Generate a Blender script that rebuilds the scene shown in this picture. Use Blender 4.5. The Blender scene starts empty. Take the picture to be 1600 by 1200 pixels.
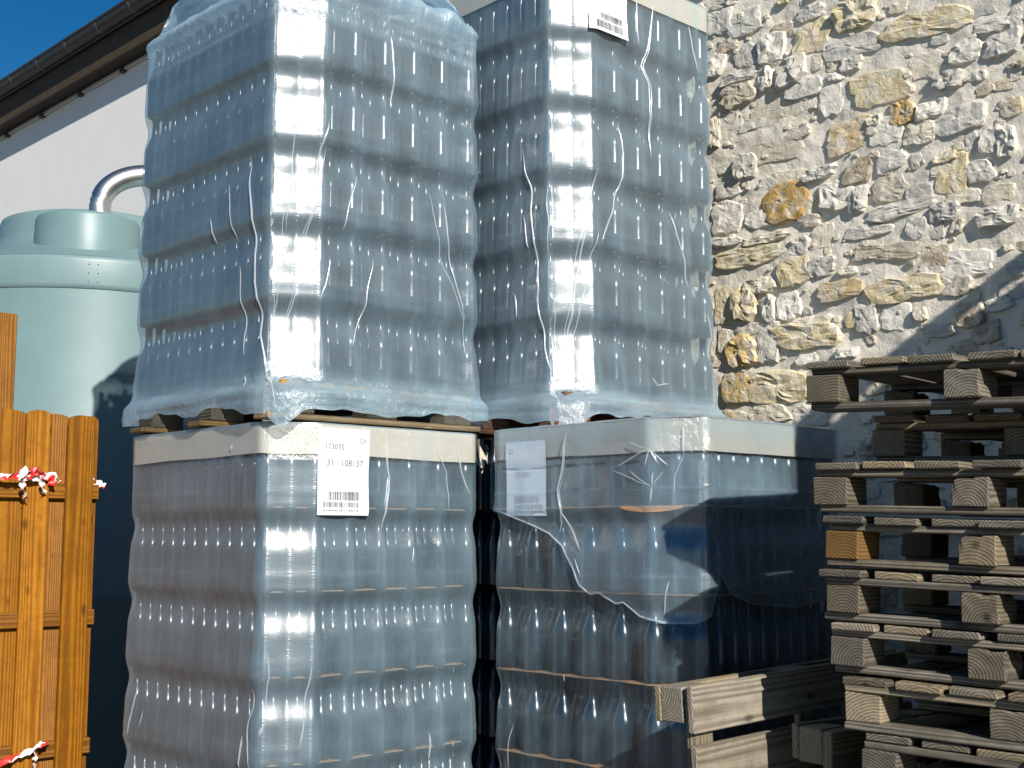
import bpy, bmesh, math, random
from mathutils import Vector, Matrix, Euler, noise
random.seed(11)
scene = bpy.context.scene
COL = scene.collection
R = math.radians
EYE = 1.57
# ---------------------------------------------------------------- camera
cam_d = bpy.data.cameras.new('camera'); cam = bpy.data.objects.new('camera', cam_d); COL.objects.link(cam)
cam_d.sensor_width = 36; cam_d.lens = 1987/1600*36; cam_d.clip_end = 3000; cam_d.clip_start = .05
cam.location = (0, 0, EYE); cam.rotation_euler = (R(90)+.1175, 0, 0)
scene.camera = cam
# ---------------------------------------------------------------- light
SUN_EL = R(28); SUN_AZ = R(180-22.5)      # from +Y towards +X
S = Vector((math.sin(SUN_AZ)*math.cos(SUN_EL), math.cos(SUN_AZ)*math.cos(SUN_EL), math.sin(SUN_EL)))
sd = bpy.data.lights.new('sun', 'SUN'); sun = bpy.data.objects.new('sun', sd); COL.objects.link(sun)
sd.energy = 4.9; sd.angle = R(.53); sd.color = (1, .95, .86)
sun.rotation_euler = S.to_track_quat('Z', 'Y').to_euler(); sun.location = (3, -6, 8)
world = bpy.data.worlds.new('World'); scene.world = world; world.use_nodes = True
wn = world.node_tree.nodes; wl = world.node_tree.links
sky = wn.new('ShaderNodeTexSky'); sky.sky_type = 'NISHITA'; sky.sun_disc = False
sky.sun_elevation = SUN_EL; sky.sun_rotation = SUN_AZ; sky.air_density = 1.0; sky.dust_density = .05; sky.ozone_density = 4.0
bg = wn['Background']; bg.inputs['Strength'].default_value = .056
hsv = wn.new('ShaderNodeHueSaturation'); hsv.inputs['Saturation'].default_value = 1.36
wl.new(sky.outputs[0], hsv.inputs['Color']); wl.new(hsv.outputs[0], bg.inputs['Color'])
scene.view_settings.view_transform = 'Standard'; scene.view_settings.look = 'None'
scene.view_settings.exposure = .45; scene.view_settings.gamma = 1; scene.view_settings.use_curve_mapping = False
scene.render.engine = 'CYCLES'
scene.cycles.transparent_max_bounces = 16; scene.cycles.max_bounces = 8
scene.cycles.use_denoising = True

# ---------------------------------------------------------------- helpers
YAW = .8115
TH = math.pi/2 - YAW                       # local x axis = u (away right), local y axis = v (away left)
UX = Vector((math.sin(YAW), math.cos(YAW), 0)); VX = Vector((-math.cos(YAW), math.sin(YAW), 0))
C2 = Vector((.596, 4.312, 0))
def prop(o, label=None, cat=None, group=None, kind=None):
    if label: o['label'] = label
    if cat: o['category'] = cat
    if group: o['group'] = group
    if kind: o['kind'] = kind
    return o
def empty(name, loc, rz=0.):
    o = bpy.data.objects.new(name, None); COL.objects.link(o); o.location = loc; o.rotation_euler = (0, 0, rz)
    o.empty_display_size = .2
    return o
def link(name, me, parent=None, loc=(0, 0, 0), rot=(0, 0, 0)):
    o = bpy.data.objects.new(name, me); COL.objects.link(o)
    o.parent = parent; o.location = loc; o.rotation_euler = rot
    return o
def mesh(name, vs, fs, mat, smooth=False):
    me = bpy.data.meshes.new(name); me.from_pydata([tuple(v) for v in vs], [], fs)
    me.materials.append(mat)
    if smooth: me.polygons.foreach_set('use_smooth', [True]*len(me.polygons))
    me.update(); return me
class MB:
    def __init__(s): s.v = []; s.f = []
    def add(s, vs, fs):
        n = len(s.v); s.v += [tuple(v) for v in vs]; s.f += [tuple(i+n for i in f) for f in fs]
    def box(s, x0, x1, y0, y1, z0, z1):
        s.add([(x0,y0,z0),(x1,y0,z0),(x1,y1,z0),(x0,y1,z0),(x0,y0,z1),(x1,y0,z1),(x1,y1,z1),(x0,y1,z1)],
              [(0,3,2,1),(4,5,6,7),(0,1,5,4),(1,2,6,5),(2,3,7,6),(3,0,4,7)])
    def tube(s, pts, r, n=8, cap=True):
        pts = [Vector(p) for p in pts]; rings = []; up = Vector((.13, .21, .97))
        for i, p in enumerate(pts):
            t = (pts[min(i+1, len(pts)-1)]-pts[max(i-1, 0)]).normalized()
            a = t.cross(up)
            if a.length < .05: a = t.cross(Vector((1, 0, 0)))
            a.normalize(); b = t.cross(a); rr = r[i] if isinstance(r, (list, tuple)) else r
            rings.append([p+(a*math.cos(2*math.pi*k/n)+b*math.sin(2*math.pi*k/n))*rr for k in range(n)])
        fs = []
        for i in range(len(rings)-1):
            for k in range(n): fs.append((i*n+k, i*n+(k+1) % n, (i+1)*n+(k+1) % n, (i+1)*n+k))
        if cap: fs += [tuple(range(n-1, -1, -1)), tuple(range((len(rings)-1)*n, len(rings)*n))]
        s.add([q for r_ in rings for q in r_], fs)
    def lathe(s, prof, n=24, c=(0, 0, 0)):
        vs = []
        for r, z in prof:
            for k in range(n): a = 2*math.pi*k/n; vs.append((c[0]+r*math.cos(a), c[1]+r*math.sin(a), c[2]+z))
        fs = []
        for i in range(len(prof)-1):
            for k in range(n): fs.append((i*n+k, i*n+(k+1) % n, (i+1)*n+(k+1) % n, (i+1)*n+k))
        s.add(vs, fs)
    def mesh(s, name, mat, smooth=False): return mesh(name, s.v, s.f, mat, smooth)
def box_piece(name, L, W, T, mat, bev=.003, jit=.0012, seg=1):
    """A sawn piece, long axis on local X, centred."""
    bm = bmesh.new(); bmesh.ops.create_cube(bm, size=1)
    for v in bm.verts:
        v.co = Vector((v.co.x*L, v.co.y*W, v.co.z*T))+Vector((random.uniform(-1, 1)*jit*2, random.uniform(-1, 1)*jit, random.uniform(-1, 1)*jit*.6))
    bmesh.ops.bevel(bm, geom=bm.edges[:], offset=bev, segments=seg, affect='EDGES')
    me = bpy.data.meshes.new(name); bm.to_mesh(me); bm.free(); me.materials.append(mat); return me
def sstep(a, b, x):
    if a == b: return float(x > a)
    t = max(0., min(1., (x-a)/(b-a))); return t*t*(3-2*t)

# ---------------------------------------------------------------- materials
def newmat(name):
    m = bpy.data.materials.new(name); m.use_nodes = True
    nt = m.node_tree; b = nt.nodes['Principled BSDF']
    return m, nt, b
def N(nt, t, **kw):
    n = nt.nodes.new(t)
    for k, v in kw.items():
        if k in n.inputs: n.inputs[k].default_value = v
        else: setattr(n, k, v)
    return n
def ramp(nt, stops, inp=None):
    r = nt.nodes.new('ShaderNodeValToRGB'); e = r.color_ramp.elements
    while len(e) < len(stops): e.new(.5)
    for el, (p, c) in zip(e, stops): el.position = p; el.color = (*c, 1) if len(c) == 3 else c
    if inp is not None: nt.links.new(inp, r.inputs[0])
    return r
def mixc(nt, a, b, fac, mode='MIX'):
    m = nt.nodes.new('ShaderNodeMix'); m.data_type = 'RGBA'; m.blend_type = mode
    for sock, v in ((m.inputs[0], fac), (m.inputs[6], a), (m.inputs[7], b)):
        if hasattr(v, 'is_linked'): nt.links.new(v, sock)
        else: sock.default_value = v if not isinstance(v, tuple) else (*v, 1)
    return m.outputs[2]
def mathn(nt, op, a, b=None, clamp=False):
    m = nt.nodes.new('ShaderNodeMath'); m.operation = op; m.use_clamp = clamp
    for i, v in enumerate((a, b)):
        if v is None: continue
        if hasattr(v, 'is_linked'): nt.links.new(v, m.inputs[i])
        else: m.inputs[i].default_value = v
    return m.outputs[0]
def plain(name, col, rough=.6, metal=0., spec=.5, nscale=8., namt=.25, bump=.0, bscale=60., coords='Object'):
    m, nt, b = newmat(name)
    tc = N(nt, 'ShaderNodeTexCoord')
    n1 = N(nt, 'ShaderNodeTexNoise', Scale=nscale, Detail=6., Roughness=.6); nt.links.new(tc.outputs[coords], n1.inputs['Vector'])
    r = ramp(nt, [(.25, tuple(c*(1-namt) for c in col)), (.75, tuple(min(1, c*(1+namt)) for c in col))], n1.outputs[0])
    nt.links.new(r.outputs[0], b.inputs['Base Color'])
    b.inputs['Roughness'].default_value = rough; b.inputs['Metallic'].default_value = metal; b.inputs['Specular IOR Level'].default_value = spec
    if bump:
        n2 = N(nt, 'ShaderNodeTexNoise', Scale=bscale, Detail=8., Roughness=.65); nt.links.new(tc.outputs[coords], n2.inputs['Vector'])
        bp = N(nt, 'ShaderNodeBump', Strength=bump, Distance=.01); nt.links.new(n2.outputs[0], bp.inputs['Height']); nt.links.new(bp.outputs[0], b.inputs['Normal'])
    return m
def wood(name, light, dark, ringscale=55., knots=.5, stain=.5, rough=.75, satvar=.4):
    """Sawn timber, grain along local X; end grain shows rings; each piece shifted by its own random number."""
    m, nt, b = newmat(name); L = nt.links
    tc = N(nt, 'ShaderNodeTexCoord'); oi = N(nt, 'ShaderNodeObjectInfo')
    rnd = oi.outputs['Random']
    comb = N(nt, 'ShaderNodeCombineXYZ')
    L.new(mathn(nt, 'MULTIPLY', rnd, 37.), comb.inputs[0])
    L.new(mathn(nt, 'MULTIPLY', mathn(nt, 'SUBTRACT', mathn(nt, 'FRACT', mathn(nt, 'MULTIPLY', rnd, 7.31)), .5), .1), comb.inputs[1])
    L.new(mathn(nt, 'ADD', mathn(nt, 'MULTIPLY', mathn(nt, 'FRACT', mathn(nt, 'MULTIPLY', rnd, 17.7)), .07), .015), comb.inputs[2])
    add = N(nt, 'ShaderNodeVectorMath', operation='ADD'); L.new(tc.outputs['Object'], add.inputs[0]); L.new(comb.outputs[0], add.inputs[1])
    # warp rings gently along the grain
    wmap = N(nt, 'ShaderNodeMapping'); wmap.inputs['Scale'].default_value = (.8, 7, 7); L.new(add.outputs[0], wmap.inputs[0])
    wnz = N(nt, 'ShaderNodeTexNoise', Scale=1., Detail=3.); L.new(wmap.outputs[0], wnz.inputs['Vector'])
    wv = N(nt, 'ShaderNodeTexWave', wave_type='RINGS', rings_direction='X', Scale=ringscale, Distortion=0., Detail=0.)
    wsh = N(nt, 'ShaderNodeVectorMath', operation='MULTIPLY_ADD'); L.new(wnz.outputs[1], wsh.inputs[0]); wsh.inputs[1].default_value = (.02, .02, .02); L.new(add.outputs[0], wsh.inputs[2])
    L.new(wsh.outputs[0], wv.inputs['Vector'])
    fmap = N(nt, 'ShaderNodeMapping'); fmap.inputs['Scale'].default_value = (5, 190, 190); L.new(add.outputs[0], fmap.inputs[0])
    fib = N(nt, 'ShaderNodeTexNoise', Scale=1., Detail=6., Roughness=.65); L.new(fmap.outputs[0], fib.inputs['Vector'])
    big = N(nt, 'ShaderNodeTexNoise', Scale=5., Detail=5., Roughness=.65); L.new(add.outputs[0], big.inputs['Vector'])
    med = N(nt, 'ShaderNodeTexNoise', Scale=22., Detail=6., Roughness=.7); L.new(add.outputs[0], med.inputs['Vector'])
    wa = mathn(nt, 'MULTIPLY', mathn(nt, 'SUBTRACT', wv.outputs[1], .5), mathn(nt, 'MULTIPLY', med.outputs[0], .62))
    h = mathn(nt, 'ADD', mathn(nt, 'ADD', mathn(nt, 'MULTIPLY', fib.outputs[0], .55), mathn(nt, 'MULTIPLY', med.outputs[0], .45)), wa)
    c0 = ramp(nt, [(.30, dark), (.66, light)], h)
    mid = tuple((a*.5+b_*.5) for a, b_ in zip(light, dark))
    c1 = mixc(nt, c0.outputs[0], tuple(x*.55 for x in mid), mathn(nt, 'MULTIPLY', ramp(nt, [(.45, (0, 0, 0)), (.75, (1, 1, 1))], big.outputs[0]).outputs[0], stain))
    kmap = N(nt, 'ShaderNodeMapping'); kmap.inputs['Scale'].default_value = (4.2, 9, 9); L.new(add.outputs[0], kmap.inputs[0])
    kv = N(nt, 'ShaderNodeTexVoronoi', Scale=1.); L.new(kmap.outputs[0], kv.inputs['Vector'])
    kr = ramp(nt, [(.06, (1, 1, 1)), (.15, (0, 0, 0))], kv.outputs['Distance'])
    c2 = mixc(nt, c1, tuple(x*.35 for x in dark), mathn(nt, 'MULTIPLY', kr.outputs[0], knots))
    hv = N(nt, 'ShaderNodeHueSaturation'); L.new(c2, hv.inputs['Color'])
    L.new(mathn(nt, 'ADD', mathn(nt, 'MULTIPLY', mathn(nt, 'FRACT', mathn(nt, 'MULTIPLY', rnd, 91.7)), .5), .75), hv.inputs['Value'])
    L.new(mathn(nt, 'ADD', mathn(nt, 'MULTIPLY', mathn(nt, 'FRACT', mathn(nt, 'MULTIPLY', rnd, 53.3)), satvar), 1-satvar*.6), hv.inputs['Saturation'])
    L.new(hv.outputs[0], b.inputs['Base Color']); b.inputs['Roughness'].default_value = rough; b.inputs['Specular IOR Level'].default_value = .25
    bp = N(nt, 'ShaderNodeBump', Strength=.55, Distance=.003); L.new(h, bp.inputs['Height']); L.new(bp.outputs[0], b.inputs['Normal'])
    return m
M = {}
M['old_wood'] = wood('weathered_pallet_wood', (.20, .172, .128), (.062, .052, .039), 38, .8, .75)
M['pale_wood'] = wood('pale_pallet_wood', (.275, .228, .158), (.115, .092, .062), 36, .8, .35)
M['red_wood'] = wood('red_brown_pallet_wood', (.24, .10, .05), (.13, .05, .025), 36, .4, .4)
M['honey_wood'] = wood('honey_pallet_wood', (.27, .165, .075), (.14, .08, .034), 36, .8, .4)
M['skid_wood'] = wood('sunlit_honey_skid_wood', (.40, .25, .10), (.22, .13, .045), 36, .5, .4)  # sun on the bottom boards worked into a lighter honey tone
M['fence_wood'] = wood('orange_stained_fence_wood', (.33, .135, .012), (.15, .052, .005), 34, .7, .5, rough=.55, satvar=.08)
# bottles
def bottle_material():
    m, nt, b = newmat('dark_bottle_glass')
    b.inputs['Base Color'].default_value = (.008, .016, .024, 1); b.inputs['Roughness'].default_value = .25
    b.inputs['IOR'].default_value = 1.52; b.inputs['Specular IOR Level'].default_value = .6
    tc = N(nt, 'ShaderNodeTexCoord'); n = N(nt, 'ShaderNodeTexNoise', Scale=24., Detail=2.); nt.links.new(tc.outputs['Object'], n.inputs['Vector'])
    bp = N(nt, 'ShaderNodeBump', Strength=.06, Distance=.01); nt.links.new(n.outputs[0], bp.inputs['Height']); nt.links.new(bp.outputs[0], b.inputs['Normal'])
    return m
M['glass'] = bottle_material()
M['kraft'] = plain('kraft_layer_card', (.36, .215, .115), .85, nscale=20, namt=.2)
M['card'] = plain('cream_card_cap', (.54, .485, .395), .8, nscale=4, namt=.08, bump=.1, bscale=25)
M['paper'] = plain('white_label_paper', (.74, .755, .79), .5, nscale=3, namt=.04)
M['ink'] = plain('black_print_ink', (.07, .07, .075), .6, namt=.2)
M['grey_ink'] = plain('grey_print_ink', (.42, .42, .44), .6, namt=.2)
def film_material(name, a0, athick, gloss_f, tint=(.53, .76, .91)):
    m, nt, b = newmat(name); L = nt.links; nt.nodes.remove(b)
    out = nt.nodes['Material Output']
    uv = N(nt, 'ShaderNodeUVMap'); at = N(nt, 'ShaderNodeAttribute', attribute_name='thick')
    ct = N(nt, 'ShaderNodeAttribute', attribute_name='contact')
    lw = N(nt, 'ShaderNodeLayerWeight', Blend=.3)
    def nz(sx, sy, detail=4., rough=.55, dist=0.):
        mp = N(nt, 'ShaderNodeMapping'); mp.inputs['Scale'].default_value = (sx, sy, 1); L.new(uv.outputs[0], mp.inputs[0])
        n = N(nt, 'ShaderNodeTexNoise', Scale=1., Detail=detail, Roughness=rough, Distortion=dist); L.new(mp.outputs[0], n.inputs['Vector']); return n.outputs[0]
    vert = nz(70, 5); soft = nz(5, 4); ladder = nz(22, 170, 3.); crinkle = nz(34, 34, 6., .65, 1.2)
    hz = nz(9, 90, 4.)
    # relief: long vertical draw lines, ladders where the film bears on a bottle, crinkles where it is doubled
    h = mathn(nt, 'ADD', mathn(nt, 'MULTIPLY', vert, .10), mathn(nt, 'MULTIPLY', soft, .9))
    h = mathn(nt, 'ADD', h, mathn(nt, 'MULTIPLY', mathn(nt, 'MULTIPLY', ladder, ct.outputs['Fac']), .55))
    h = mathn(nt, 'ADD', h, mathn(nt, 'MULTIPLY', mathn(nt, 'MULTIPLY', crinkle, at.outputs['Fac']), 3.2))
    bp = N(nt, 'ShaderNodeBump', Strength=.5, Distance=.006); L.new(h, bp.inputs['Height'])
    fa = mathn(nt, 'POWER', lw.outputs['Facing'], 2.5)
    a = mathn(nt, 'ADD', mathn(nt, 'MULTIPLY', fa, .55), a0)
    a = mathn(nt, 'ADD', a, mathn(nt, 'MULTIPLY', mathn(nt, 'SUBTRACT', soft, .5), .35))
    a = mathn(nt, 'ADD', a, mathn(nt, 'MULTIPLY', mathn(nt, 'SUBTRACT', vert, .5), .12))
    a = mathn(nt, 'ADD', a, mathn(nt, 'MULTIPLY', ct.outputs['Fac'], .07))  # soft gloss band along each bottle painted into the film's haze
    sc = ramp(nt, [(.66, (0, 0, 0)), (.72, (1, 1, 1))], nz(46, 95, 4., .6)); sm = ramp(nt, [(.5, (0, 0, 0)), (.62, (1, 1, 1))], nz(4.5, 5.5, 2.))
    a = mathn(nt, 'ADD', a, mathn(nt, 'MULTIPLY', mathn(nt, 'MULTIPLY', sc.outputs[0], sm.outputs[0]), .35))
    tk = mathn(nt, 'MULTIPLY', at.outputs['Fac'], mathn(nt, 'ADD', mathn(nt, 'MULTIPLY', hz, 1.1), .35))
    a = mathn(nt, 'ADD', a, mathn(nt, 'MULTIPLY', tk, athick), True)
    tr = N(nt, 'ShaderNodeBsdfTransparent'); tr.inputs[0].default_value = (.93, .965, 1, 1)
    df = N(nt, 'ShaderNodeBsdfDiffuse'); df.inputs[0].default_value = (*tint, 1); L.new(bp.outputs[0], df.inputs['Normal'])
    tl = N(nt, 'ShaderNodeBsdfTranslucent'); tl.inputs[0].default_value = (*tint, 1); L.new(bp.outputs[0], tl.inputs['Normal'])
    dm = N(nt, 'ShaderNodeMixShader', Fac=.45); L.new(df.outputs[0], dm.inputs[1]); L.new(tl.outputs[0], dm.inputs[2])
    body = N(nt, 'ShaderNodeMixShader'); L.new(a, body.inputs[0]); L.new(tr.outputs[0], body.inputs[1]); L.new(dm.outputs[0], body.inputs[2])
    gl = N(nt, 'ShaderNodeBsdfGlossy'); gl.inputs['Roughness'].default_value = .34; L.new(bp.outputs[0], gl.inputs['Normal'])
    gs = N(nt, 'ShaderNodeBsdfGlossy'); gs.inputs['Roughness'].default_value = .17; L.new(bp.outputs[0], gs.inputs['Normal'])
    gm = N(nt, 'ShaderNodeMixShader', Fac=.22); L.new(gl.outputs[0], gm.inputs[1]); L.new(gs.outputs[0], gm.inputs[2])
    gf = mathn(nt, 'ADD', mathn(nt, 'MULTIPLY', fa, .5), gloss_f, True)
    fin = N(nt, 'ShaderNodeMixShader'); L.new(gf, fin.inputs[0]); L.new(body.outputs[0], fin.inputs[1]); L.new(gm.outputs[0], fin.inputs[2])
    L.new(fin.outputs[0], out.inputs['Surface'])
    return m
M['film'] = film_material('clear_shrink_film', .25, .40, .125)
M['torn_film'] = film_material('torn_outer_film', .17, .40, .12)
M['inner_film'] = film_material('clean_inner_film', .05, .3, .08)
M['crease'] = film_material('gathered_shrink_film', .55, .2, .16, (.88, .94, 1.))
M['mortar'] = plain('pale_lime_mortar', (.70, .645, .555), .95, spec=.2, nscale=9, namt=.10, bump=.6, bscale=70)
def stone_mat(name, cols, bump=1.):
    m, nt, b = newmat(name); L = nt.links
    tc = N(nt, 'ShaderNodeTexCoord'); oi = N(nt, 'ShaderNodeObjectInfo')
    off = N(nt, 'ShaderNodeVectorMath', operation='ADD'); L.new(tc.outputs['Object'], off.inputs[0])
    cb = N(nt, 'ShaderNodeCombineXYZ')
    for i in range(3): L.new(mathn(nt, 'MULTIPLY', oi.outputs['Random'], 31.+9*i), cb.inputs[i])
    L.new(cb.outputs[0], off.inputs[1])
    n1 = N(nt, 'ShaderNodeTexNoise', Scale=13., Detail=8., Roughness=.68, Distortion=.4); L.new(off.outputs[0], n1.inputs['Vector'])
    r = ramp(nt, [(.28, cols[0]), (.5, cols[1]), (.72, cols[2])], n1.outputs[0])
    n3 = N(nt, 'ShaderNodeTexNoise', Scale=60., Detail=6., Roughness=.7); L.new(off.outputs[0], n3.inputs['Vector'])
    pit = ramp(nt, [(.3, (.6, .6, .6)), (.44, (1, 1, 1))], n3.outputs[0])
    c = mixc(nt, r.outputs[0], pit.outputs[0], .75, 'MULTIPLY')
    ms = N(nt, 'ShaderNodeTexNoise', Scale=16., Detail=7., Roughness=.66, Distortion=.8); L.new(off.outputs[0], ms.inputs['Vector'])
    mr = ramp(nt, [(.49, (0, 0, 0)), (.575, (1, 1, 1))], ms.outputs[0])
    c = mixc(nt, c, (.66, .61, .525), mathn(nt, 'MULTIPLY', mr.outputs[0], .8))
    hv = N(nt, 'ShaderNodeHueSaturation'); L.new(c, hv.inputs['Color'])
    L.new(mathn(nt, 'ADD', mathn(nt, 'MULTIPLY', oi.outputs['Random'], .3), .85), hv.inputs['Value'])
    L.new(hv.outputs[0], b.inputs['Base Color']); b.inputs['Roughness'].default_value = .92; b.inputs['Specular IOR Level'].default_value = .2
    n2 = N(nt, 'ShaderNodeTexNoise', Scale=45., Detail=9., Roughness=.72); L.new(off.outputs[0], n2.inputs['Vector'])
    vv = N(nt, 'ShaderNodeTexNoise', Scale=22., Detail=5., Roughness=.6, Distortion=1.5); L.new(off.outputs[0], vv.inputs['Vector'])
    bp = N(nt, 'ShaderNodeBump', Strength=bump*.7, Distance=.010); L.new(mathn(nt, 'ADD', n2.outputs[0], mathn(nt, 'MULTIPLY', vv.outputs[0], .8)), bp.inputs['Height'])
    L.new(bp.outputs[0], b.inputs['Normal'])
    return m
M['stone_w'] = stone_mat('pale_limestone', ((0.582, 0.549, 0.482), (0.717, 0.672, 0.594), (0.760, 0.739, 0.661)), .7)
M['stone_g'] = stone_mat('grey_limestone', ((0.448, 0.431, 0.392), (0.571, 0.543, 0.493), (0.650, 0.622, 0.560)))
M['stone_b'] = stone_mat('beige_limestone', ((0.470, 0.414, 0.314), (0.638, 0.571, 0.448), (0.717, 0.655, 0.538)))
M['stone_d'] = stone_mat('brown_limestone', ((0.314, 0.246, 0.168), (0.493, 0.414, 0.314), (0.616, 0.549, 0.448)), 1.2)
M['stone_y'] = stone_mat('yellow_limestone', ((0.470, 0.370, 0.190), (0.650, 0.549, 0.347), (0.739, 0.661, 0.493)), 1.2)
M['stone_O'] = stone_mat('ochre_veined_limestone', ((0.560, 0.347, 0.123), (0.627, 0.493, 0.302), (0.672, 0.605, 0.504)), 1.2)
M['stone_Y'] = stone_mat('ochre_limestone', ((0.403, 0.258, 0.078), (0.616, 0.448, 0.202), (0.717, 0.594, 0.370)), 1.3)
M['stone_o'] = stone_mat('orange_limestone', ((.34, .21, .08), (.58, .37, .13), (.66, .50, .26)), 1.3)
M['plaster'] = plain('white_plaster', (.78, .775, .75), .9, spec=.2, nscale=3, namt=.03, bump=.12, bscale=160)
M['tank'] = plain('pale_green_plastic', (.145, .228, .238), .42, spec=.45, nscale=5, namt=.07, bump=.04, bscale=30)
M['steel'] = plain('brushed_steel', (.62, .60, .58), .36, 1., nscale=14, namt=.1)
M['gutter'] = plain('dark_brown_gutter', (.030, .022, .018), .35, nscale=9, namt=.3)
M['fascia'] = plain('brown_eave_board', (.055, .036, .015), .7, nscale=12, namt=.3)
M['rooftile'] = plain('dark_roof_tile', (.045, .032, .028), .7, nscale=12, namt=.3)
M['soffit'] = plain('dark_eave_soffit', (.035, .025, .016), .8, nscale=9, namt=.3)
M['ground'] = plain('dark_asphalt_yard', (.17, .165, .16), .9, nscale=2.5, namt=.25, bump=.3, bscale=120)
M['nail'] = plain('galvanised_nail', (.45, .45, .46), .4, .8)
def tape_material():
    m, nt, b = newmat('red_white_tape'); L = nt.links
    uv = N(nt, 'ShaderNodeUVMap'); sp = N(nt, 'ShaderNodeSeparateXYZ'); L.new(uv.outputs[0], sp.inputs[0])
    fr = mathn(nt, 'FRACT', mathn(nt, 'ADD', sp.outputs[0], mathn(nt, 'MULTIPLY', sp.outputs[1], .35)))
    st = mathn(nt, 'GREATER_THAN', fr, .5)
    L.new(mixc(nt, (.78, .77, .76), (.62, .03, .025), st), b.inputs['Base Color']); b.inputs['Roughness'].default_value = .35
    return m
M['tape'] = tape_material()
# ================================================================ SETTING
prop(link('ground', mesh('ground', [(-400, -400, 0), (400, -400, 0), (400, 400, 0), (-400, 400, 0)], [(0, 1, 2, 3)], M['ground'])), kind='structure')

# ---- rubble wall: local x = out of the wall is -x, y runs left along it, origin at its foot
WALL_O = C2+UX*1.5
stone_wall = prop(empty('stone_wall', WALL_O, TH), 'rough rubble wall of pale, grey and ochre limestone in thick mortar behind the pallets', 'wall')
def mortar_h(y, z):
    return .012*noise.noise(Vector((y*4.5, z*5.5, 1.7)))+.007*noise.noise(Vector((y*11, z*14, 5.1)))+.0035*noise.noise(Vector((y*27, z*27, 8.)))+.002*noise.noise(Vector((y*60, z*60, 3.)))
def grid_sheet(name, y0, y1, z0, z1, ny, nz, mat):
    vs = []; fs = []
    for j in range(nz+1):
        for i in range(ny+1):
            y = y0+(y1-y0)*i/ny; z = z0+(z1-z0)*j/nz; vs.append((-mortar_h(y, z), y, z))
    for j in range(nz):
        for i in range(ny): a = j*(ny+1)+i; fs.append((a, a+ny+1, a+ny+2, a+1))
    return mesh(name, vs, fs, mat, True)
link('mortar', grid_sheet('mortar', -1.2, 1.6, .9, 4.4, 250, 310, M['mortar']), stone_wall)
mb = MB(); mb.box(.05, .45, -5, 3.3, 0, 5.6); link('wall_core', mb.mesh('wall_core', M['mortar']), stone_wall)
mb = MB()
for (y0, y1, z0, z1) in ((-5, -1.2, 0, 5.6), (1.6, 3.3, 0, 5.6), (-1.2, 1.6, 0, .9), (-1.2, 1.6, 4.4, 5.6)): mb.box(0, .048, y0, y1, z0, z1)
link('mortar', mb.mesh('mortar', M['mortar']), stone_wall)
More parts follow.
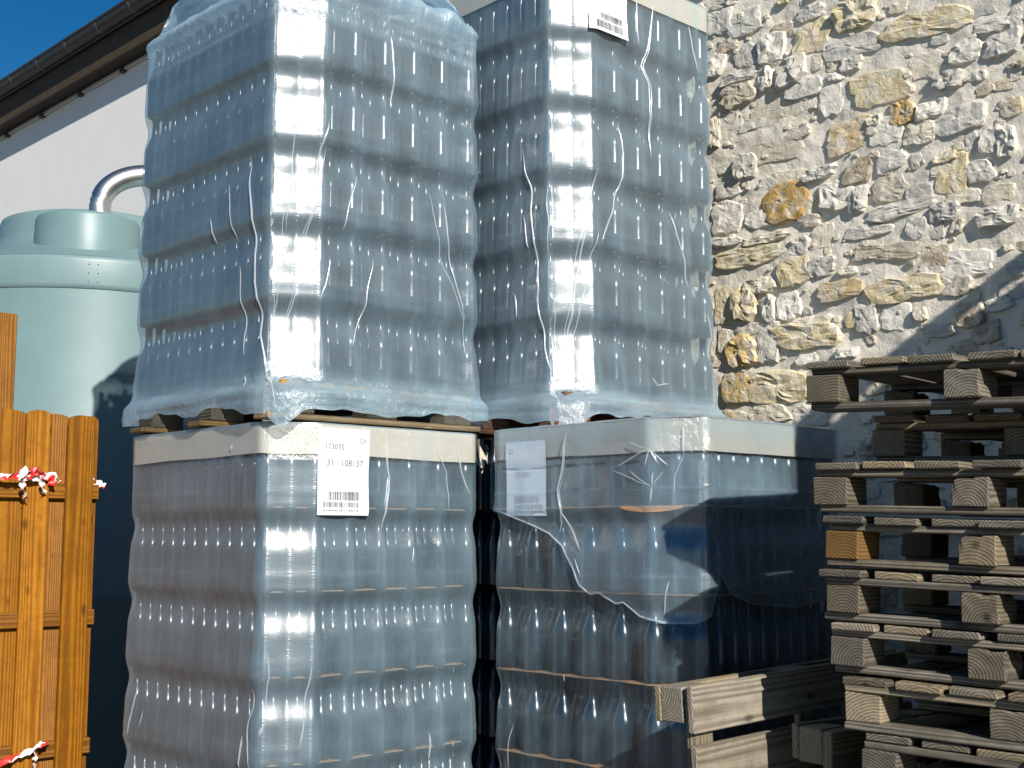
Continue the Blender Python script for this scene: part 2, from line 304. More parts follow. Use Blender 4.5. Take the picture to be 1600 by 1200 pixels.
STONES = "0.95,4.08,0.14,0.11,w;0.81,4.03,0.18,0.11,g;0.59,3.94,0.10,0.05,d;0.43,3.85,0.16,0.13,y;0.20,3.90,0.19,0.13,y;-0.14,3.74,0.35,0.10,y;-0.39,3.73,0.10,0.05,g;0.65,3.86,0.13,0.12,w;0.81,3.87,0.11,0.10,g;0.98,3.87,0.10,0.09,w;0.91,3.95,0.11,0.06,d;0.22,3.75,0.26,0.09,g;-0.20,3.66,0.07,0.04,g;-0.43,3.65,0.13,0.05,g;-0.47,3.56,0.14,0.09,g;-0.31,3.57,0.12,0.09,g;-0.14,3.56,0.16,0.10,b;0.54,3.72,0.15,0.11,w;0.41,3.73,0.06,0.07,b;0.23,3.67,0.09,0.06,w;0.68,3.72,0.07,0.10,w;0.85,3.68,0.17,0.10,b;0.84,3.77,0.19,0.05,g;0.63,3.55,0.24,0.12,b;0.48,3.62,0.16,0.08,g;0.34,3.53,0.11,0.12,w;0.24,3.53,0.09,0.08,w;0.08,3.52,0.25,0.13,y;-0.23,3.47,0.12,0.07,g;-0.02,3.38,0.11,0.09,o;-0.15,3.36,0.12,0.06,w;-0.27,3.29,0.20,0.10,g;-0.49,3.29,0.09,0.07,y;-0.39,3.39,0.07,0.04,d;-0.47,3.39,0.08,0.04,y;0.90,3.53,0.13,0.14,w;0.99,3.52,0.06,0.13,b;0.77,3.52,0.13,0.05,g;0.51,3.42,0.11,0.05,b;0.26,3.34,0.21,0.13,O;0.06,3.31,0.14,0.11,w;-0.09,3.27,0.13,0.09,b;-0.40,3.17,0.08,0.09,w;-0.47,3.15,0.07,0.10,w;-0.32,3.18,0.05,0.08,g;0.66,3.36,0.27,0.10,b;0.94,3.35,0.11,0.07,w;0.81,3.32,0.10,0.10,g;0.05,3.18,0.13,0.07,w;0.21,3.17,0.12,0.10,d;-0.20,3.14,0.09,0.04,y;-0.23,3.06,0.13,0.14,y;-0.35,3.05,0.11,0.08,w;0.57,3.21,0.16,0.07,b;0.69,3.21,0.08,0.06,g;0.41,3.20,0.14,0.05,g;0.92,3.23,0.13,0.07,w;0.60,3.10,0.20,0.16,o;0.46,3.07,0.06,0.06,y;0.32,3.08,0.15,0.11,w;0.21,3.04,0.07,0.10,g;0.93,3.09,0.16,0.14,w;0.74,3.05,0.14,0.07,w;0.06,3.06,0.16,0.11,b;-0.08,3.01,0.11,0.07,g;0.02,2.96,0.27,0.06,w;-0.27,2.96,0.14,0.05,b;-0.42,2.94,0.12,0.07,b;-0.42,2.85,0.16,0.07,w;-0.19,2.91,0.11,0.07,g;0.47,2.99,0.10,0.05,b;0.43,3.97,0.13,0.06,g;-0.01,3.86,0.08,0.04,b;1.01,4.19,0.06,0.06,w;0.92,4.17,0.14,0.04,b;-0.53,3.65,0.05,0.07,w;0.31,3.63,0.07,0.03,w;0.12,3.38,0.06,0.04,b;-0.07,3.17,0.04,0.03,g;0.93,2.97,0.15,0.04,w;0.71,2.95,0.21,0.04,b;0.40,2.91,0.10,0.10,b;0.18,2.89,0.20,0.05,w;-0.06,2.86,0.09,0.08,g;-0.15,2.84,0.06,0.07,g;-0.24,2.84,0.05,0.05,b;-0.41,2.82,0.13,0.05,b;0.81,2.88,0.34,0.08,y;0.53,2.88,0.10,0.07,w;0.62,2.89,0.07,0.05,b;0.08,2.78,0.28,0.06,d;-0.14,2.73,0.12,0.08,d;-0.12,2.68,0.10,0.05,w;-0.27,2.68,0.19,0.10,w;0.55,2.77,0.16,0.12,y;0.41,2.77,0.12,0.08,g;0.28,2.73,0.08,0.03,b;0.75,2.73,0.17,0.06,b;0.32,2.65,0.19,0.08,O;0.00,2.61,0.29,0.10,y;-0.22,2.59,0.11,0.08,b;0.94,2.66,0.13,0.15,y;0.84,2.65,0.11,0.13,y;0.70,2.62,0.07,0.11,w;0.59,2.61,0.11,0.11,w;0.82,2.53,0.13,0.05,w;0.71,2.53,0.10,0.03,w;0.47,2.52,0.18,0.05,b;0.49,2.46,0.31,0.10,y;0.25,2.51,0.07,0.07,y;0.19,2.50,0.09,0.11,g;0.05,2.49,0.13,0.10,w;-0.07,2.49,0.05,0.05,b;0.86,2.43,0.15,0.13,Y;0.71,2.45,0.10,0.14,g;0.66,2.24,0.27,0.13,y;0.45,2.24,0.12,0.11,g;0.90,2.26,0.14,0.13,Y;0.71,2.12,0.21,0.08,b;0.50,2.10,0.17,0.09,g;-0.28,2.46,0.12,0.09,d;-0.35,2.38,0.10,0.08,d;-0.46,2.54,0.09,0.07,g;-0.41,2.49,0.10,0.05,g;-0.48,2.62,0.07,0.06,g;0.94,2.49,0.11,0.10,b;-0.15,2.41,0.12,0.05,g;-0.24,2.33,0.11,0.05,d;0.90,2.11,0.15,0.07,y;0.29,2.36,0.10,0.04,w"
def stone_geo(w, h, depth, seed, base_y, base_z, ns=22, nr=6):
    """An irregular lump seen from -x: corners knocked off, broken face, set in the mortar."""
    rs = random.Random(seed); p = rs.uniform(2.8, 7.); sk = rs.uniform(-.25, .25); tp = rs.uniform(-.25, .25)
    out = []
    for k in range(ns):
        a = 2*math.pi*(k+rs.uniform(-.2, .2))/ns; c, s_ = math.cos(a), math.sin(a)
        r = (abs(c)**p+abs(s_)**p)**(-1/p)*(1+.26*noise.noise(Vector((c*1.8+seed*3.1, s_*1.8, seed*.7)))+rs.uniform(-.075, .075))
        y = c*r*w/2; z = s_*r*h/2
        y += sk*z*.8; z += tp*y*.35; out.append((y, z))
    tilt_y = rs.uniform(-.5, .5)*depth/w*1.2; tilt_z = rs.uniform(-.45, .45)*depth/h
    vs = []; fs = []
    for j in range(nr):
        q = j/(nr-1)
        sc = (1.05, 1., .93, .72, .46, .2)[j]; dp = (-.022, .45, .92, 1., 1.02, 1.03)[j]
        for k in range(ns):
            y, z = out[k]; y *= sc; z *= sc
            if j == 0: x = .022
            else:
                x = -(depth*dp+tilt_y*y+tilt_z*z)
                e = noise.noise(Vector((y*26+seed, z*26, seed*1.3)))*.7+noise.noise(Vector((y*60, z*60+seed, 3.)))*.4
                x -= e*depth*(.75 if j > 1 else .3)
                y += noise.noise(Vector((y*40, z*40, seed+9.)))*.005; z += noise.noise(Vector((z*40, y*40, seed+4.)))*.005
            vs.append((x, y, z))
    for j in range(nr-1):
        for k in range(ns):
            k2 = (k+1) % ns; fs.append((j*ns+k, (j+1)*ns+k, (j+1)*ns+k2, j*ns+k2))
    vs.append((-(depth*1.08), 0, 0)); n = len(vs)-1
    for k in range(ns): fs.append(((nr-1)*ns+k, n, (nr-1)*ns+(k+1) % ns))
    return vs, fs
placed = []
for i, t in enumerate(STONES.split(';')):
    s_, z, w, h, c = t.split(','); placed.append((float(s_), float(z), max(.055, float(w)*1.16), max(.04, float(h)*1.18), c))
rs = random.Random(5)
def free(s_, z, w, h, lst, gap):
    for (a, b, ww, hh, c) in lst:
        if abs(a-s_) < (w+ww)/2*.9+gap and abs(b-z) < (h+hh)/2*.9+gap: return False
    return True
kinds = 'wwggggbbbddyy'
tries = 0; lim = len(placed)+168
while len(placed) < lim and tries < 9000:
    tries += 1
    s_ = rs.uniform(-.72, 1.25); z = rs.uniform(1.1, 4.2)
    w = rs.choice((.05, .07, .09, .12, .16)); h = w*rs.uniform(.4, .85)
    if tries > 4000: w = rs.uniform(.03, .06); h = w*rs.uniform(.5, .9)
    if free(s_, z, w, h, placed, .012 if tries < 4000 else .004): placed.append((s_, z, w, h, rs.choice(kinds)))
for i, (s_, z, w, h, c) in enumerate(placed):
    rr = random.Random(i*7+1)
    depth = rr.choice((.006, .009, .012, .016, .023))*min(1.25, .6+min(w, h)*5)
    vs, fs = stone_geo(w, h, depth, i+.37, s_, z)
    link('stone', mesh('stone', vs, fs, M['stone_'+c]), stone_wall, (-mortar_h(s_, z)*.7, s_, z))
chips = MB(); crs = random.Random(77)
for k in range(420):
    s_ = crs.uniform(-.75, 1.3); z = crs.uniform(1.5, 4.25); w = crs.uniform(.018, .05); hh = w*crs.uniform(.4, .9)
    vs, fs = stone_geo(w, hh, crs.uniform(.004, .012), k+.77, s_, z, 9); dx = -mortar_h(s_, z)
    chips.add([(p+dx, q+s_, r_+z) for p, q, r_ in vs], fs)
prop(link('stone_chips', chips.mesh('stone_chips', M['stone_b']), stone_wall), kind='stuff')
far = []; mbs = {k: MB() for k in 'wgb'}
tries = 0
while len(far) < 420 and tries < 6000:
    tries += 1
    s_ = rs.uniform(-4.8, 3.1); z = rs.uniform(.1, 5.5)
    if -.8 < s_ < 1.35 and 1.05 < z < 4.25: continue
    w = rs.uniform(.1, .3); h = w*rs.uniform(.35, .7)
    if free(s_, z, w, h, far, .02):
        far.append((s_, z, w, h, 'g')); vs, fs = stone_geo(w, h, rs.uniform(.012, .03), tries+.5, s_, z, 12)
        mbs['wgb'[tries % 3]].add([(a, b+s_, c+z) for a, b, c in vs], fs)
for k in 'wgb': prop(link('stone_field', mbs[k].mesh('stone_field', M['stone_'+k]), stone_wall), kind='stuff')

# ---- white plastered building further along the same line
house = prop(empty('white_building', WALL_O, TH), 'white plastered building with dark brown eave and gutter behind the green tank', 'building')
mb = MB(); mb.box(0, .4, 3.31, 17, 0, 5.615); link('wall', mb.mesh('wall', M['plaster']), house)
mb = MB(); mb.box(-.15, .4, 3.31, 17, 5.617, 5.64); link('soffit', mb.mesh('soffit', M['soffit']), house)
mb = MB(); mb.box(-.172, -.152, 3.31, 17, 5.60, 5.83); fas = link('fascia', mb.mesh('fascia', M['fascia']), house)
mb = MB(); mb.box(-.164, -.1535, 3.31, 17, 5.835, 5.87); link('drip_strip', mb.mesh('drip_strip', M['gutter']), fas)
mb = MB()
gp = [(-.245+.075*math.cos(math.pi*k/10), 5.915-.082*math.sin(math.pi*k/10)) for k in range(11)]
gi = [(-.245+.069*math.cos(math.pi*k/10), 5.915-.076*math.sin(math.pi*k/10)) for k in range(10, -1, -1)]
pr_ = gp+gi; n = len(pr_)
vs = [(x, 3.31, z) for x, z in pr_]+[(x, 17, z) for x, z in pr_]
mb.add(vs, [(k, (k+1) % n, n+(k+1) % n, n+k) for k in range(n)]+[tuple(range(n)), tuple(range(2*n-1, n-1, -1))])
mb.tube([(-.322, 3.31, 5.918), (-.322, 17, 5.918)], .009, 6)
gut = link('gutter', mb.mesh('gutter', M['gutter'], False), house)
bmb = MB()
bp_ = [(-.245+.0775*math.cos(math.pi*k/8), 5.915-.0845*math.sin(math.pi*k/8)) for k in range(9)]+[(-.245+.072*math.cos(math.pi*k/8), 5.915-.079*math.sin(math.pi*k/8)) for k in range(8, -1, -1)]
nb = len(bp_)
bmb.add([(x, -.012, z) for x, z in bp_]+[(x, .012, z) for x, z in bp_], [(k, (k+1) % nb, nb+(k+1) % nb, nb+k) for k in range(nb)]+[tuple(range(nb)), tuple(range(2*nb-1, nb-1, -1))])
M['bracket'] = plain('worn_gutter_bracket', (.16, .14, .12), .45, .5)
bracket_me = bmb.mesh('gutter_bracket', M['bracket'])
for k in range(16): link('gutter_bracket', bracket_me, gut, (0, 7.287+.598*(k-6), 0))
mb = MB(); mb.add([(-.30, 3.0, 5.955), (-.30, 17, 5.955), (3.4, 17, 8.1), (3.4, 3.0, 8.1), (-.30, 3.0, 5.925), (-.30, 17, 5.925), (3.4, 17, 8.05), (3.4, 3.0, 8.05)],
    [(0, 1, 2, 3), (7, 6, 5, 4), (0, 4, 5, 1), (1, 5, 6, 2), (2, 6, 7, 3), (3, 7, 4, 0)])
link('roof', mb.mesh('roof', M['rooftile']), house)
mb = MB(); mb.tube([(-.022, 3.4+.4*k, 5.575-.006*(k % 3)) for k in range(34)], .009, 6)
cab = link('cable', mb.mesh('cable', M['steel'], True), house)
cl = MB(); cl.box(-.04, 0, -.03, .03, -.025, .012); cl_me = cl.mesh('cable_clip', M['gutter'])
for k in range(9): link('cable_clip', cl_me, cab, (0, 6.5+.83*k, 5.574))

# ---- water tank
tank = prop(empty('water_tank', (-2.66*1.07, 7.95*1.07, EYE-EYE*1.07)), 'tall round pale green plastic tank behind the wooden fence', 'tank')
mb = MB(); mb.lathe([(.985, .11), (1., .13), (1., 1.2), (1.004, 1.21), (1.004, 1.25), (1., 1.26), (1., 2.93)], 72); link('body', mb.mesh('body', M['tank'], True), tank)
mb = MB(); mb.lathe([(1.0, 2.932), (1.006, 2.937), (1.009, 2.96), (1.009, 3.09), (1.006, 3.115), (1., 3.12)], 72); rim = link('rim_band', mb.mesh('rim_band', M['tank'], True), tank)
mb = MB(); mb.lathe([(1., 3.121), (.95, 3.145), (.8, 3.215), (.66, 3.27), (.60, 3.31), (.575, 3.37), (.57, 3.46), (.56, 3.49), (.53, 3.50), (0, 3.51)], 72); link('dome', mb.mesh('dome', M['tank'], True), tank)

mb = MB(); mb.lathe([(.305, 3.13), (.300, 3.2), (.297, 3.395), (.29, 3.412), (.27, 3.42), (0, 3.425)], 48); lid = link('lid', mb.mesh('lid', M['tank'], True), tank, (.14, -.55, 0))
rv = MB(); rv.lathe([(.0, .002), (.003, .0015), (.0042, 0)], 8); rv_me = rv.mesh('rivet', M['gutter'])
for az in (-73, -70.2):
    for z in (2.97, 3.02, 3.07):
        a = R(az); link('rivet', rv_me, rim, (1.0095*math.cos(a), 1.0095*math.sin(a), z), (0, R(90), a))
mb = MB(); pts = []; px0, py0 = .20, -.53
for k in range(3): pts.append((px0, py0, 3.40+.06*k))
for k in range(1, 13):
    a = math.pi/2*k/12; q = .27*(1-math.cos(a)); pts.append((px0+q*.97, py0+q*.24, 3.52+.20*math.sin(a)))
for k in range(1, 6): pts.append((px0+(.27+.3*k)*.97, py0+(.27+.3*k)*.24, 3.72))
mb.tube(pts, .064, 28); pipe = link('inlet_pipe', mb.mesh('inlet_pipe', M['steel'], True), tank)
mb = MB(); mb.lathe([(.072, 0), (.074, .01), (.074, .025), (.066, .032)], 28); link('pipe_collar', mb.mesh('pipe_collar', M['steel'], True), pipe, (px0, py0, 3.42))
mb = MB(); mb.add([(-.09, -.04, 3.5), (.06, -.04, 3.5), (.06, .04, 3.5), (-.09, .04, 3.5), (0.02, 0, 3.57)], [(0, 1, 4), (1, 2, 4), (2, 3, 4), (3, 0, 4)]); link('vent_cap', mb.mesh('vent_cap', M['gutter']), tank, (-.43, .3, 0))

tank.scale = (1.07, 1.07, 1.07)
# ---- fence: local x along u, y away from the camera
fence = prop(empty('wooden_fence', (-2.03, 6.27, 0), TH), 'orange brown stained board fence with round board tops and a taller post', 'fence')
def round_board(w, h, t, seed):
    rs = random.Random(seed); n = 9; out = [(-w/2, 0), (w/2, 0)]
    dome = .028
    for k in range(n): a = math.pi*k/(n-1); out.append((w/2*math.cos(a), h-dome+dome*math.sin(a)+rs.uniform(-.001, .001)))
    m = len(out); e = .004
    vs = [(z, x*(1-e*2/w), -t/2) for x, z in out]+[(z, x, -t/2+e) for x, z in out]+[(z, x, t/2) for x, z in out]
    fs = [tuple(range(m))[::-1]]+[(j*m+k, j*m+(k+1) % m, (j+1)*m+(k+1) % m, (j+1)*m+k) for j in range(2) for k in range(m)]+[tuple(range(2*m, 3*m))]
    return mesh('board', vs, fs, M['fence_wood'])
# boards are modelled lying along local X so that the grain follows them, then stood up
UP = Matrix(((0, 1, 0), (0, 0, 1), (1, 0, 0))).to_4x4()
def stand(me, x, y, z=0., parent=fence, name='board'):
    o = link(name, me, parent); o.matrix_local = Matrix.Translation((x, y, z)) @ UP; return o
spec = [(-.3235, .119, -.021, 2.158), (-.1125, .131, -.021, 2.145), (-.448, .180, .036, 2.158), (-.221, .160, .036, 2.149), (-.040, .080, .036, 2.15)]
x = -.555
for k in range(10):
    spec.append((x-.1, .122, -.021, 2.155+random.uniform(-.008, .008))); spec.append((x-.2, .150, .036, 2.155+random.uniform(-.008, .008))); x -= .21
for k, (bx, bw, by, bh) in enumerate(spec): stand(round_board(bw, bh-.03, .019, k), bx, by, .03)
for z in (1.775, 1.172, .565):
    link('rail', box_piece('rail', 2.66, .072, .030, M['fence_wood']), fence, (-1.332, .0075, z), (R(90), 0, 0))
pm = box_piece('post', 2.62, .086, .086, M['fence_wood'], .005)
for bx in (-.457, -2.5):
    o = link('post', pm, fence); o.matrix_local = Matrix.Translation((bx, .105, 1.31)) @ UP

# ---- barrier tape knotted round the top rail, and a second piece lower down
def ribbon(name, pts, w, twist, parent=None):
    pts = [Vector(p) for p in pts]; vs = []; fs = []; uvs = []; d = 0
    dense = []
    for i in range(len(pts)-1):
        for k in range(6): dense.append(pts[i].lerp(pts[i+1], k/6))
    dense.append(pts[-1]); m = len(dense)
    for i, p in enumerate(dense):
        t = (dense[min(i+1, m-1)]-dense[max(i-1, 0)]).normalized()
        if i: d += (p-dense[i-1]).length
        a = twist[0]+(twist[1]-twist[0])*i/(m-1)+.5*math.sin(i*.9)
        nrm = Vector((0, -1, 0)); side = t.cross(nrm).normalized()
        dirv = side*math.cos(a)+nrm*math.sin(a)
        p = p+Vector((0, .004*math.sin(i*1.7), .003*math.sin(i*2.3)))
        for q in (-.5, -.17, .17, .5):
            vs.append(p+dirv*w*q+nrm*.004*math.cos(q*9+i)); uvs.append((d*4.2, q))
    for i in range(m-1):
        for k in range(3): fs.append((i*4+k, i*4+k+1, i*4+k+5, i*4+k+4))
    me = mesh(name, vs, fs, M['tape'], True); uvl = me.uv_layers.new(name='UVMap')
    for lp in me.loops: uvl.data[lp.index].uv = uvs[lp.vertex_index]
    return me
t1 = prop(empty('barrier_tape', (-2.03, 6.27, 0), TH), 'red and white barrier tape knotted around the upper fence rail', 'barrier tape')
Y0 = -.052
link('band', ribbon('band', [(-.75, Y0, 1.84), (-.6, Y0, 1.83), (-.5, Y0, 1.838), (-.42, Y0-.012, 1.852), (-.36, Y0-.016, 1.862), (-.30, Y0-.014, 1.84)], .036, (.2, 2.6)), t1)
link('band', ribbon('band', [(-.62, Y0, 1.85), (-.5, Y0-.01, 1.832), (-.42, Y0-.02, 1.835), (-.33, Y0-.012, 1.83), (-.255, Y0-.002, 1.85), (-.268, Y0-.004, 1.80)], .032, (1.2, -.8)), t1)
link('knot', ribbon('knot', [(-.44, Y0-.02, 1.83), (-.40, Y0-.035, 1.87), (-.37, Y0-.03, 1.85), (-.40, Y0-.03, 1.83), (-.36, Y0-.034, 1.868), (-.33, Y0-.02, 1.845)], .036, (0, 4)), t1)
link('tail', ribbon('tail', [(-.405, Y0-.02, 1.835), (-.41, Y0-.02, 1.79), (-.395, Y0-.012, 1.75), (-.39, Y0-.01, 1.728)], .04, (.4, 1.5)), t1)
link('tail', ribbon('tail', [(-.315, Y0-.018, 1.85), (-.318, Y0-.02, 1.80), (-.305, Y0-.012, 1.76)], .035, (1.2, .3)), t1)
link('band', ribbon('band', [(-.268, -.012, 1.838), (-.2, .03, 1.832), (-.178, .03, 1.832)], .034, (0, .2)), t1)
link('band', ribbon('band', [(-.06, .025, 1.832), (-.02, .03, 1.828), (.02, .034, 1.818), (.045, .036, 1.806)], .034, (.1, .4)), t1)
t2 = prop(empty('barrier_tape', (-2.03, 6.27, 0), TH), 'torn red and white tape end hanging low on the fence boards', 'barrier tape')
link('band', ribbon('band', [(-.60, Y0, .49), (-.42, Y0-.01, .55), (-.34, Y0-.02, .575), (-.28, Y0-.02, .60), (-.225, Y0-.012, .618)], .03, (.4, 1.4)), t2)
link('tail', ribbon('tail', [(-.30, Y0-.02, .58), (-.292, Y0-.02, .54), (-.30, Y0-.012, .49)], .03, (.4, 1.4)), t2)
# ================================================================ WOODEN PALLETS
PIECES = {}
def piece(kind, L, W, T, mat, var):
    k = (kind, L, W, T, mat, var)
    if k not in PIECES: PIECES[k] = box_piece(kind, L, W, T, M[mat], .0035, .0016)
    return PIECES[k]
def wane(L, W, T, mat):
    """block with one rough, bark-side corner"""
    bm = bmesh.new(); bmesh.ops.create_cube(bm, size=1)
    for v in bm.verts: v.co = Vector((v.co.x*L, v.co.y*W, v.co.z*T))
    bmesh.ops.bevel(bm, geom=bm.edges[:], offset=.004, segments=1, affect='EDGES')
    bmesh.ops.subdivide_edges(bm, edges=[e for e in bm.edges if e.calc_length() > .05], cuts=2, use_grid_fill=True)
    for v in bm.verts:
        if v.co.y > W*.15 and v.co.z > T*.1: v.co += Vector((0, -.012*random.random(), -.014*random.random()))
        v.co += Vector((random.uniform(-.001, .001), random.uniform(-.001, .001), random.uniform(-.001, .001)))
    me = bpy.data.meshes.new('block'); bm.to_mesh(me); bm.free(); me.materials.append(M[mat]); return me
WANE = [wane(.13, .10, .078, 'old_wood') for k in range(3)]
def make_pallet(W, D, ndeck, dw, mat, label, group, skid='x', wany=False, blk=(.10, .13), cat='pallet', over=0.):
    root = prop(empty('wooden_pallet', (0, 0, 0)), label, cat, group)
    rows_y = (blk[1]/2, D/2, D-blk[1]/2); rows_x = (blk[0]/2, W/2, W-blk[0]/2)
    v = 0
    def put(kind, me, x, y, z, along):
        link(kind, me, root, (x+random.uniform(-.003, .003), y+random.uniform(-.004, .004), z),
             (random.uniform(-.006, .006), random.uniform(-.004, .004), (math.pi/2 if along == 'y' else 0)+random.uniform(-.008, .008)))
    if skid == 'x':
        for y in rows_y: v += 1; put('skid', piece('skid', W+over, .10, .021, mat, v % 3), W/2, y, .0105, 'x')
    else:
        for x in rows_x: v += 1; put('skid', piece('skid', D, .10, .021, mat, v % 3), x, D/2, .0105, 'y')
    for y in rows_y:
        for x in rows_x:
            v += 1
            put('block', WANE[v % 3] if wany and v % 2 else piece('block', blk[1], blk[0], .078, mat, v % 3), x, y, .0605, 'y')
    for y in rows_y: v += 1; put('cross_board', piece('cross_board', W, .10, .020, mat, v % 3), W/2, y, .1100, 'x')
    for k in range(ndeck):
        v += 1; x = dw/2+(W-dw)*k/(ndeck-1); put('deck_board', piece('deck_board', D, dw, .021, mat, v % 3), x, D/2, .1308, 'y')
    return root
def copy_tree(o, parent=None, rs=None, mats=None):
    c = o.copy(); COL.objects.link(c)
    if parent: c.parent = parent
    for ch in list(o.children):
        d = copy_tree(ch, c)
        if rs:
            d.location = d.location+Vector((rs.uniform(-.008, .008), rs.uniform(-.012, .012), rs.uniform(-.0008, .0008)))
            d.rotation_euler.z += rs.uniform(-.012, .012)
            if rs.random() < .5: d.rotation_euler.z += math.pi
        if mats and rs.random() < mats[1]:
            me = d.data; key = (me.name, mats[0])
            if key not in PIECES: m2 = me.copy(); m2.materials[0] = M[mats[0]]; PIECES[key] = m2
            d.data = PIECES[key]
    return c
# ---- the tall stack at the right
GS = 'grey wooden pallets piled in the stack at the right'
proto = make_pallet(.88, 1.15, 6, .128, 'old_wood', 'x', GS, 'x', True)
FX = Vector((.755, -.656, 0)); FD = Vector((.656, .755, 0))
stack_rot = math.atan2(FX.y, FX.x)
TOPZ = 1.925; PITCH = .1475
offs = [-.03, .05, -.012, .0, .0, .012, .055, .11, .08, .05, .04, .05, .04]
SLAB = ['topmost weathered grey pallet of the tall stack, its deck boards open to the sky',
        'second pallet from the top of the tall stack, set back in deep shade',
        'third pallet from the top of the tall stack, pale end grain on its deck boards',
        'fourth pallet from the top of the tall stack, with an orange brown corner block',
        'fifth pallet from the top of the tall stack, sunlit stripes under its deck',
        'sixth pallet from the top of the tall stack, round growth rings on its corner block',
        'seventh pallet from the top of the tall stack, standing in from the ones above',
        'eighth pallet from the top of the tall stack, the lowest one in view']
for k in range(13):
    rs_ = random.Random(100+k)
    p = copy_tree(proto, None, rs_, ('pale_wood', .35 if k in (2, 4, 5, 6) else .15))
    base = Vector((.872, 3.62, 0))+FX*offs[k]+FD*rs_.uniform(-.012, .012)
    if k == 1: base += FD*.24
    p.location = (base.x, base.y, TOPZ-PITCH*k+rs_.uniform(-.002, .002))
    p.rotation_euler = (0, R(1.75)+rs_.uniform(-.004, .004), stack_rot+rs_.uniform(-.02, .02))
    p['label'] = SLAB[k] if k < 8 else 'grey wooden pallet low down in the tall stack beneath the visible ones'
    if k == 3:
        for ch in p.children:
            if ch.name.startswith('block') and ch.location.x < .2 and ch.location.y < .3:
                m2 = ch.data.copy(); m2.materials[0] = M['honey_wood']; ch.data = m2; ch['label'] = 'orange brown corner block'
for ch in list(proto.children): bpy.data.objects.remove(ch)
bpy.data.objects.remove(proto)

# ---- two pallets stood on edge between the stack and the bottles
GP = 'pallets stood on edge by the pallet stack'
pa = make_pallet(.80, 1.2, 5, .135, 'pale_wood', 'pale pallet stood on edge against the unwrapped bottles, sunlit board ends', GP, 'y')
edge = Matrix(((0, UX.x, -VX.x), (0, UX.y, -VX.y), (-1, 0, 0)))
def stand_pallet(p, pos, lean, roll):
    p.matrix_world = Matrix.Translation(pos) @ Matrix.Rotation(lean, 4, UX) @ Matrix.Rotation(roll, 4, VX) @ edge.to_4x4()
def uvpos(u_, v_, z): q = C2+UX*u_+VX*v_; return Vector((q.x, q.y, z))
pc = copy_tree(pa, None, random.Random(3)); pc['label'] = 'wooden pallet stood on edge half hidden behind the foot of the tall stack'
stand_pallet(pa, uvpos(-.480, -.386+.142, 1.128), R(-2), R(-1.5))
stand_pallet(pc, uvpos(-.128, -.62+.142, 1.0), R(0), R(1.))

# ================================================================ BOTTLE LOADS
H = .305; DB = .0853; PD = DB*math.sqrt(3)/2; RB = DB/2
prof = [(0, .003), (.030, .001), (.0362, .0), (.0402, .0035), (.0416, .012), (.0416, .060), (.0421, .0625), (.0416, .065), (.0416, .142), (.0408, .154), (.0385, .166), (.0345, .179),
        (.0290, .193), (.0230, .207), (.0185, .219), (.0160, .230), (.0148, .245), (.0143, .285), (.0163, .286), (.0165, .295), (.0150, .2985), (.0110, .2985), (.0105, .29)]
mb = MB(); mb.lathe(prof, 18); bottle_me = mb.mesh('bottle', M['glass'], True)
lowprof = [(.0416, 0), (.0416, .148), (.030, .190), (.0155, .228), (.0150, .298), (0, .298)]
def bottle_sites(nr, nc):
    out = []
    for i in range(nr):
        odd = i % 2
        js = [j+.5 for j in range(nc-1)] if odd else list(range(nc))
        if i == 0: js = js[1:]
        out += [(i, k, i*PD+RB, j*DB+RB) for k, j in enumerate(js)]
    return out
def octagon(nr, nc):
    A = (nr-1)*PD; B = (nc-1)*DB
    return [(RB+a, RB+b) for a, b in ((0, DB), (2*PD, 0), (A, 0), (A, B), (0, B))]
class Loop:
    """The film's outline round one layer, measured from the middle of the near chamfer."""
    def __init__(s, nr, nc, off=.003, step=.0105):
        oc = octagon(nr, nc); r = RB+off; P = []; n = len(oc); d = 0.
        nrm = []
        for i in range(n):
            a, b = oc[i], oc[(i+1) % n]; dx, dy = b[0]-a[0], b[1]-a[1]; l = math.hypot(dx, dy); nrm.append((dy/l, -dx/l, l))
        for i in range(n):
            a, b = oc[i], oc[(i+1) % n]; nx, ny, l = nrm[i]; m = max(2, int(l/step)); t = i
            for k in range(m+1): P.append((a[0]+(b[0]-a[0])*k/m+nx*r, a[1]+(b[1]-a[1])*k/m+ny*r, nx, ny, d+l*k/m, i))
            d += l
            a0 = math.atan2(ny, nx); nx2, ny2, _ = nrm[(i+1) % n]; a1 = math.atan2(ny2, nx2)
            if a1 < a0: a1 += 2*math.pi
            mm = max(2, int((a1-a0)*RB/.009))
            for k in range(1, mm): aa = a0+(a1-a0)*k/mm; P.append((b[0]+math.cos(aa)*r, b[1]+math.sin(aa)*r, math.cos(aa), math.sin(aa), d+(a1-a0)*RB*k/mm, -1))
            d += (a1-a0)*RB
        s.total = d; half = nrm[0][2]/2
        s.P = [(x, y, nx, ny, (q-half), e) for x, y, nx, ny, q, e in P]; s.half = half
    def at(s, q):
        q = q if q >= -s.half else q+s.total
        q = (q+s.half) % s.total-s.half
        lo, hi = 0, len(s.P)-1
        while hi-lo > 1:
            m = (lo+hi)//2
            if s.P[m][4] <= q: lo = m
            else: hi = m
        a, b = s.P[lo], s.P[hi]; t = 0 if b[4] == a[4] else min(1, max(0, (q-a[4])/(b[4]-a[4])))
        l = [a[i]+(b[i]-a[i])*t for i in range(4)]; ln = math.hypot(l[2], l[3]); return l[0], l[1], l[2]/ln, l[3]/ln
